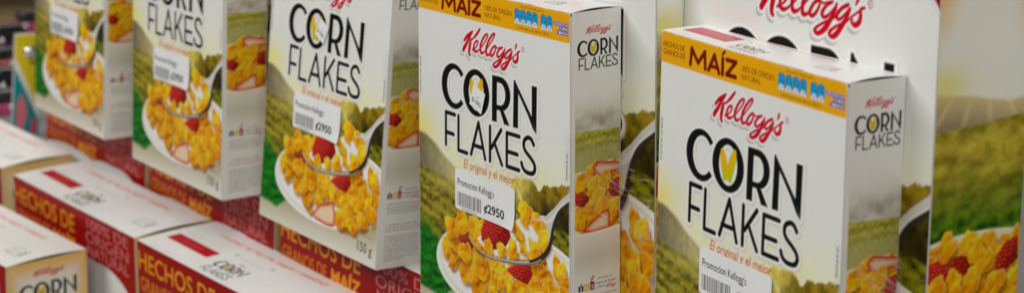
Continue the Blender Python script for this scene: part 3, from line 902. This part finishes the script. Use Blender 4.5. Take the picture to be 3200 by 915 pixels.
BASE_S = Matrix.Translation((-W / 2, D / 2, 0)); BASE_B = Matrix.Translation((-BW / 2, BD / 2, 0))

# measured poses: front bottom right corner, yaw, pitch, roll
SMALL = [
 ((0.036335866, 0.880781878, -0.336393734), -0.91676888, 0.0282790, -0.0106572,
  'sharply focused small corn flakes box in the middle, two price stickers on its front', (36.9, 65.4, 0.0), (58.0, 129.7, -18)),
 ((0.146847524, 0.749758550, -0.340899975), -1.02376664, 0.0134500, 0.0030995,
  'small corn flakes box nearest the viewer, its whole white top in view', (37.3, 66.6, 0.0), None),
 ((-0.075415561, 1.041465864, -0.335823984), -0.89111689, -0.0451552, 0.0141468,
  'small corn flakes box leaning left, 150 g readable at its foot', (36.2, 66.8, 0.0), (63.5, 132.5, -24)),
 ((-0.187092053, 1.162818837, -0.330391672), -0.91363564, 0.0015613, -0.0024929,
  'small blurred corn flakes box, FLAKES readable, behind the left end of the front red boxes', (36.6, 65.8, 0.0), None),
 ((-0.301631366, 1.321346735, -0.331053741), -0.92675142, -0.0028006, -0.0058533,
  'most blurred small corn flakes box, beside the toys at the far end', (35.6, 66.8, 0.0), None)]

root = None
smalls = []
for k, (p, ya, pi_, ro, lab, st, tg) in enumerate(SMALL):
    M = pose(p, ya, pi_, ro) @ BASE_S
    if k == 0:
        root = thing('small_cereal_box', M, lab, 'cereal box', 'small cereal boxes along the shelf edge')
        carton_parts(root, W, D, H, SF, SS, ST, .0010, .0005)
        x0, y0 = st[0], st[1]
        me = grid_mesh('price_sticker', STK, lambda u, v, x, y: np.stack([x * MM - 53.4 * MM / 2, -.00016 - .0016 * np.clip((u - v * .6 - .72) / .28, 0, 1) ** 2 - .00016 * (1 + np.sin(u * 9 + v * 2)), y * MM - 22.8 * MM / 2], -1), .05)
        stick = link('price_sticker', me, LABELM, root)
        mt = grid_mesh('price_tag', TAGS, lambda u, v, x, y: np.stack([x * MM - .006, -.0003 - .0006 * u ** 2 - 0 * x, y * MM - .0061], -1), .05)
        b = root
    else:
        b = copy_tree(root); b.matrix_world = M; b['label'] = lab
        stick = [c for c in b.children if c.name.startswith('price_sticker')][0]
    smalls.append(b)


# rounded corners for the sticker sheet: drop the faces outside the corner arcs, and wrap it over the bulge
def round_cut(me, w, h, r):
    bm = bmesh.new(); bm.from_mesh(me)
    kill = []
    for f in bm.faces:
        c = f.calc_center_median()
        qx = abs(c.x) - w / 2 + r; qz = abs(c.z) - h / 2 + r
        if qx > 0 and qz > 0 and math.hypot(qx, qz) > r: kill.append(f)
    bmesh.ops.delete(bm, geom=kill, context='FACES'); bm.to_mesh(me); bm.free()


sm = [c for c in root.children if c.name.startswith('price_sticker')][0].data
round_cut(sm, .0534, .0228, .002)


def front_bulge(x, z):
    u = (x + W / 2) / W; v = z / H
    return .0010 * math.sin(PI * u) ** .8 * math.sin(PI * v) ** .6


for b, S in zip(smalls, SMALL):
    sx, sz, _ = S[5]
    cx = sx * MM + .0267 - W / 2; cz = sz * MM + .0114
    o = [c for c in b.children if c.name.startswith('price_sticker')][0]
    # tilt it to lie on the bulged card
    d0 = front_bulge(cx - .0267, cz); d1 = front_bulge(cx + .0267, cz)
    o.location = (cx, -D / 2 - max((d0 + d1) / 2, front_bulge(cx, cz)) - .0001, cz)
    o.rotation_euler = (0, math.radians(random.Random(int(sz * 10)).uniform(-1.2, 1.2)), math.atan2(d0 - d1, .0534))
    if S[6]:
        t = link('price_tag', mt, None, b)
        if not mt.materials: mt.materials.append(LABELM)
        tx, tz, rot = S[6]
        x = tx * MM - W / 2; z = tz * MM
        t.location = (x, -D / 2 - front_bulge(x, z) - .0002, z)
        t.rotation_euler = (0, math.radians(-rot), 0)

# ------------------------------------------------------------------ large cartons
WGRP = 'large cereal boxes standing behind the small ones'
big = None


def place_big(M, label, group, scale=(1, 1, 1)):
    global big
    S = Matrix.Diagonal((*scale, 1))
    Mx = M @ S @ BASE_B
    if big is None:
        big = thing('large_cereal_box', Mx, label, 'cereal box', group)
        carton_parts(big, BW, BD, BH, BF, BSD, BT, .0014, .0007)
        return big
    c = copy_tree(big); c.matrix_world = Mx; tag(c, label, group=group)
    return c


def rowM(x, y, z, yaw): return Matrix.Translation((x, y, z)) @ rz(yaw)


p4 = pose(*SMALL[0][:4])
ZB = -.3365 + Z0                                   # top of the middle tier
# behind the sharp box, behind the near box, and the ones further along
c4 = p4 @ Matrix.Translation((.0252, D + .0012, 0)); c4.translation.z = ZB + .0012
place_big(c4, 'large white box right behind the sharply focused box, spoon and cereal at its right edge', WGRP)
xl, yl, xr, yr = -.6455, .6171, -.4796, .6075
place_big(rowM(xr, yr, ZB + .001, math.atan2(yr - yl, xr - xl)), 'large white box behind the nearest small box, big red script and a red top corner', WGRP)
place_big(rowM(-.2970, .6700, ZB + .001, -.03), 'large white box cut off by the right end of the photo', WGRP)
for k, lab in ((2, 'large box hidden behind the left-leaning small box'), (3, 'large box hidden behind the blurred small box with readable FLAKES'), (4, 'large box hidden behind the most blurred small box')):
    pk = pose(*SMALL[k][:4]); q = pk.to_translation() + (rz(SMALL[k][1] + ROW).to_3x3() @ Vector((.010, D + .0085, 0)))
    place_big(rowM(q.x, q.y, ZB + .001, SMALL[k][1] + ROW), lab, WGRP)

# middle tier, red heads
KB = .192 / BW
rB = rz(ROW) @ Vector((-0.1538902, 1.1797686, -0.3363765)); ybw = -0.92393 + ROW
GB = 'red headed boxes of the middle tier'
dirB = Vector((math.cos(ybw), math.sin(ybw), 0))
labB = {-1: 'red headed box under the most blurred small box', 0: 'red headed box under the blurred small box, yellow edge strip at its right',
        1: 'red headed box under the left-leaning small box, its yellow words in shade', 2: 'red headed box hidden under the sharply focused small box', 3: 'red headed box hidden under the nearest small box'}
for k in (-1, 0, 1, 2, 3):
    q = rB + dirB * (.192 + .0068) * k
    if k == 3: q = q + Vector((0, .004, 0))
    place_big(rowM(q.x, q.y, ZB - BH * KB, ybw), labB[k], GB, (KB, 1.0, KB))

# front tier
KA = .205 / BW
pA = (-0.38352028, 1.36826188, -0.37153027); ya = -0.89074175
MA = pose(pA, ya, .05, -.0033)
GA = 'red headed boxes of the front tier'
for k, lab in ((-1, 'white topped red box cut off by the left edge of the photo'),
               (0, 'white topped red box in the middle of the front tier, HECHOS DE in yellow'),
               (1, 'white topped red box at the near end of the front tier, large yellow HECHOS DE')):
    off = k * .2077 + .205 - (.020 if k < 0 else 0)
    place_big(MA @ Matrix.Translation((off, 0, -BH * KA)), lab, GA, (KA, 1.03, KA))
# lowest tier
ME = pose((-0.3408909865, 1.1985503203, -0.3907932584), -0.8550593865, .032, 0)
place_big(ME @ Matrix.Translation((0, 0, -BH * KA)), 'red box in the lower left corner with a yellow side panel', 'large cereal boxes of the lowest tier', (KA, 1.03, KA))

# ------------------------------------------------------------------ camera
cam = bpy.data.cameras.new('camera'); co = bpy.data.objects.new('camera', cam); COL.objects.link(co)
pit, rol = 0.10227636992, 0.0271583567831
fw = Vector((0, math.cos(pit), -math.sin(pit))); up = Vector((0, math.sin(pit), math.cos(pit))); rt = Vector((1, 0, 0))
R_ = rt * math.cos(rol) + up * math.sin(rol); U_ = -rt * math.sin(rol) + up * math.cos(rol)
Mc = Matrix((R_, U_, -fw)).transposed().to_4x4()
co.matrix_world = Matrix.Translation((0, 0, Z0)) @ rz(ROW) @ Mc
cam.sensor_width = 36; cam.lens = 36 * 5600.603 / 3200; cam.shift_y = -(457.5 + 334.95) / 3200; cam.clip_start = .01; cam.clip_end = 50
cam.dof.use_dof = True; cam.dof.focus_distance = .915; cam.dof.aperture_fstop = 9.2
scene.camera = co


def at(px, py, dist):
    """world point seen at a photo pixel, at a depth along the view axis"""
    x = (px - 1600) / 5600.6 * dist; u = -(py + 334.95) / 5600.6 * dist
    return co.matrix_world @ Vector((x, u, -dist))


# ------------------------------------------------------------------ what the cartons stand on
def slab(name, x0, x1, y0, y1, z0, z1, mat, label=None, cat=None, kind=None, bev=.002):
    o = link(name, bm_mesh(name, box_bm(x0, x1, y0, y1, z0, z1, bev)), mat)
    return tag(o, label, cat, None, kind)


SHELF = plain_mat('grey_shelf', (.34, .34, .35), .5, var=.1, scale=14)
zmid = ZB - BH * KB
slab('shelf', -1.9, .3, .592, .78, zmid - .03, zmid - .0005, SHELF, kind='structure')
zA = Z0 - .3715 - BH * KA - .008
slab('shelf', -1.9, .3, .45, .589, zA - .03, zA - .001, SHELF, kind='structure')
slab('shelf', -1.9, .3, .30, .447, zA - .06, zA - .031, SHELF, kind='structure')
slab('floor', -4, 3, -3, 4, -.05, -.0, plain_mat('floor_tile', (.4, .38, .36), .35, scale=3), kind='structure', bev=0)

# ------------------------------------------------------------------ far end: toys out of focus
BLK = plain_mat('black_plastic', (.012, .012, .014), .25, coat=.6); PNK = plain_mat('pink_plastic', (.55, .06, .20), .35); COR = plain_mat('coral_plastic', (.70, .14, .12), .35)
CHR = plain_mat('chrome', (.8, .8, .82), .12, 1.0, .03); WPL = plain_mat('white_plastic', (.7, .68, .66), .35)
BRN = plain_mat('brown_card', (.42, .28, .14), .7, var=.25, scale=6)


def face_cam(p, turn=0.0):
    d = co.matrix_world.to_translation() - p
    return Matrix.Translation(p) @ rz(math.atan2(d.y, d.x) + PI / 2 + turn)


def toy_car(px, py, dist, s, body, label, turn):
    p = at(px, py, dist)
    t = thing('toy_car', face_cam(p, turn) @ Matrix.Diagonal((s, s, s, 1)), label, 'toy car', 'toy cars at the far end')
    b = box_bm(-.5, .5, -.24, .24, .12, .34, .09, 4); link('body', bm_mesh('body', b, True), body, t)
    b = box_bm(-.26, .30, -.2, .2, .30, .56, .1, 4); link('cabin', bm_mesh('cabin', b, True), BLK, t)
    for x in (-.3, .3):
        for y in (-.24, .24):
            b = lathe_bm([(.05, -.05), (.13, -.05), (.15, -.03), (.15, .03), (.13, .05), (.05, .05)], 24)
            bmesh.ops.transform(b, matrix=Matrix.Translation((x, y, .15)) @ Matrix.Rotation(PI / 2, 4, 'X'), verts=b.verts[:])
            w = link('wheel', bm_mesh('wheel', b, True), BLK, t)
            b = lathe_bm([(.02, -.06), (.075, -.058), (.085, .0), (.075, .058), (.02, .06)], 20)
            bmesh.ops.transform(b, matrix=Matrix.Translation((x, y, .15)) @ Matrix.Rotation(PI / 2, 4, 'X'), verts=b.verts[:])
            link('rim', bm_mesh('rim', b, True), CHR, w)
    for x in (-.14, .14):
        b = bmesh.new(); bmesh.ops.create_uvsphere(b, u_segments=16, v_segments=10, radius=.06, matrix=Matrix.Translation((x, -.26, .29)))
        link('headlight', bm_mesh('headlight', b, True), CHR, t)
    b = box_bm(-.4, .4, -.262, -.2, .15, .22, .015, 2); link('bumper', bm_mesh('bumper', b, True), PNK, t)
    return t


px2m = lambda n, dist: n / 5600.6 * dist
for a in ((14, 172, 1.86, .060, BLK, 'black toy car with bright headlights, topmost at the left edge', .35),
          (2, 240, 1.82, .055, COR, 'coral red toy car below the topmost black one at the left edge', .25),
          (16, 312, 1.76, .060, BLK, 'black toy car with pink bumper, below the coral red one', .4),
          (92, 118, 1.95, .055, PNK, 'pink toy car behind the yellow and teal package', .3),
          (2, 378, 1.70, .055, PNK, 'pink toy car nearest the white carton top at the left edge', .2)):
    toy_car(*a)

# a hanging card: yellow above a slanted white stripe, teal below, with a bubble
sh = Sheet(24, 94, .6, O(206, 184, 34))
yl = 74 - (sh.X - 0) * 2.1
sh.put((slice(None), slice(None)), np.clip(.5 - (sh.Y - yl), 0, 1), O(214, 210, 200))
sh.put((slice(None), slice(None)), np.clip(.5 - (sh.Y - yl + 9), 0, 1), O(26, 128, 140))
poly(sh, [(4, 8), (9, 6), (13, 20), (12, 30), (7, 40), (3, 30)], O(206, 110, 118), soft=2)
poly(sh, [(16, 4), (21, 2), (22, 14), (18, 18)], O(190, 60, 80), soft=2)
box(sh, 14, 66, 23, 70, O(150, 120, 20), 1)
pk = thing('toy_package', face_cam(at(78, 428, 1.62), .25) @ Matrix.Rotation(math.radians(2), 4, 'Y'), 'yellow and teal toy package with a shiny bubble, left of the cereal boxes', 'package')
link('card', bm_mesh('card', box_bm(-.012, .012, 0, .004, 0, .094, .001)), WPL, pk)
link('front_panel', grid_mesh('front_panel', sh, lambda u, v, x, y: np.stack([x * MM - .012, -.0003 - .0012 * np.sin(PI * u) * np.sin(PI * v), y * MM], -1), .3), PRINT, pk)
b = bmesh.new(); bmesh.ops.create_uvsphere(b, u_segments=24, v_segments=14, radius=.0068, matrix=Matrix.Translation((.002, -.002, .078)) @ Matrix.Diagonal((1, .6, .9, 1)))
link('bubble', bm_mesh('bubble', b, True), CHR, pk)

zs = at(60, 440, 1.7).z
q = at(40, 300, 1.75)
slab('shelf', q.x - .5, -1.235, q.y - .25, q.y + .6, zs - .03, zs, SHELF, kind='structure')
wl = thing('back_wall', face_cam(at(120, 60, 2.25)), 'brown cardboard wall behind the toys at the far end', 'wall')
link('board', bm_mesh('board', box_bm(-.9, .5, 0, .03, -.7, .9, .004)), BRN, wl)
link('rail', bm_mesh('rail', box_bm(-.9, .5, -.03, -.001, .03, .045, .004)), plain_mat('dark_rail', (.10, .07, .05), .5), wl)

# ------------------------------------------------------------------ clear tape holding the small boxes to the large ones
def tape(b, z0, z1, xf, xs, label, seed, slope=-.35):
    """a strip from the front right edge, over the printed side and out on the large carton behind"""
    rnd = random.Random(seed)
    n, m = 60, 24
    path = [(W / 2 - xf, -D / 2 - .0009), (W / 2 - .0004, -D / 2 - .0007), (W / 2 + .0008, -D / 2 + .0004), (W / 2 + .0010, D / 2 - .004), (W / 2 + .0016, D / 2 - .001), (W / 2 + .004, D / 2 + .0003), (W / 2 + xs, D / 2 + .0003)]
    P = np.array(path); L = np.concatenate([[0], np.cumsum(np.hypot(*np.diff(P, axis=0).T))])
    bm = bmesh.new(); g = []
    nz = lambda a, c: float(fbm(np.array([a * 3.1 + seed]), np.array([c * 9.0 + seed]), 3)[0] - .5)
    for i in range(n + 1):
        t = L[-1] * i / n; x = np.interp(t, L, P[:, 0]); y = np.interp(t, L, P[:, 1])
        row = []
        for j in range(m + 1):
            v = j / m; z = z0 + (z1 - z0) * v + slope * (t - L[-1] / 2)
            w = .0008 * abs(nz(i / n * 2 + v * .9, v * 2.2 - i / n * 1.4))
            onside = 1 if L[2] < t < L[3] else .0
            row.append(bm.verts.new((x + w * (1 if onside else .1), y - (0 if onside else w * .8), z)))
        g.append(row)
    for i in range(n):
        for j in range(m): bm.faces.new((g[i][j], g[i + 1][j], g[i + 1][j + 1], g[i][j + 1]))
    o = link('adhesive_tape', bm_mesh('adhesive_tape', bm, True), FILM)
    o.matrix_world = b.matrix_world
    return tag(o, label, 'tape', 'clear tape holding the boxes together')


bpy.context.view_layer.update()
tape(smalls[0], .078, .114, .0035, .0225, 'crumpled clear tape across the side of the sharply focused box', 3, -.45)
tape(smalls[1], .070, .112, .0035, .016, 'clear tape over the side of the nearest small box', 9, -.20)
tape(smalls[2], .100, .130, .0035, .010, 'clear tape over the side of the left-leaning box', 15, -.15)

# ------------------------------------------------------------------ shop light, and an added fill at the far end
def area(name, loc, aim, sx, sy, power, col):
    l = bpy.data.lights.new(name, 'AREA'); l.shape = 'RECTANGLE'; l.size = sx; l.size_y = sy; l.energy = power; l.color = col
    o = bpy.data.objects.new(name, l); COL.objects.link(o)
    o.location = loc; o.rotation_euler = (Vector(aim) - Vector(loc)).to_track_quat('-Z', 'Y').to_euler()
    return o


aim = Vector((-.75, .6, Z0 - .25))
area('ceiling_or_fill_light', aim + Vector((-.75, -1.65, 1.25)), aim, 1.1, .25, 22, (1, 1, .985))
area('ceiling_or_fill_light', aim + Vector((1.3, -1.0, 1.5)), aim, 1.2, .4, 18.5, (1, 1, .94))
area('ceiling_or_fill_light', aim + Vector((.55, -.25, 1.9)), aim + Vector((.3, 0, 0)), 1.4, .4, 5.5, (1, 1, .985))
area('ceiling_or_fill_light', (-2.2, 1.3, Z0 + 1.0), (-1.75, 1.15, Z0 - .3), .9, .3, 10, (1, .97, .92))  # added fill lamp, brightens the toys and the brown wall
wd = bpy.data.worlds.new('World'); scene.world = wd; wd.use_nodes = True
bg = wd.node_tree.nodes['Background']; bg.inputs['Color'].default_value = (1, .98, .94, 1); bg.inputs['Strength'].default_value = .09

scene.view_settings.view_transform = 'Standard'; scene.view_settings.look = 'None'
scene.view_settings.exposure = 0; scene.view_settings.gamma = 1
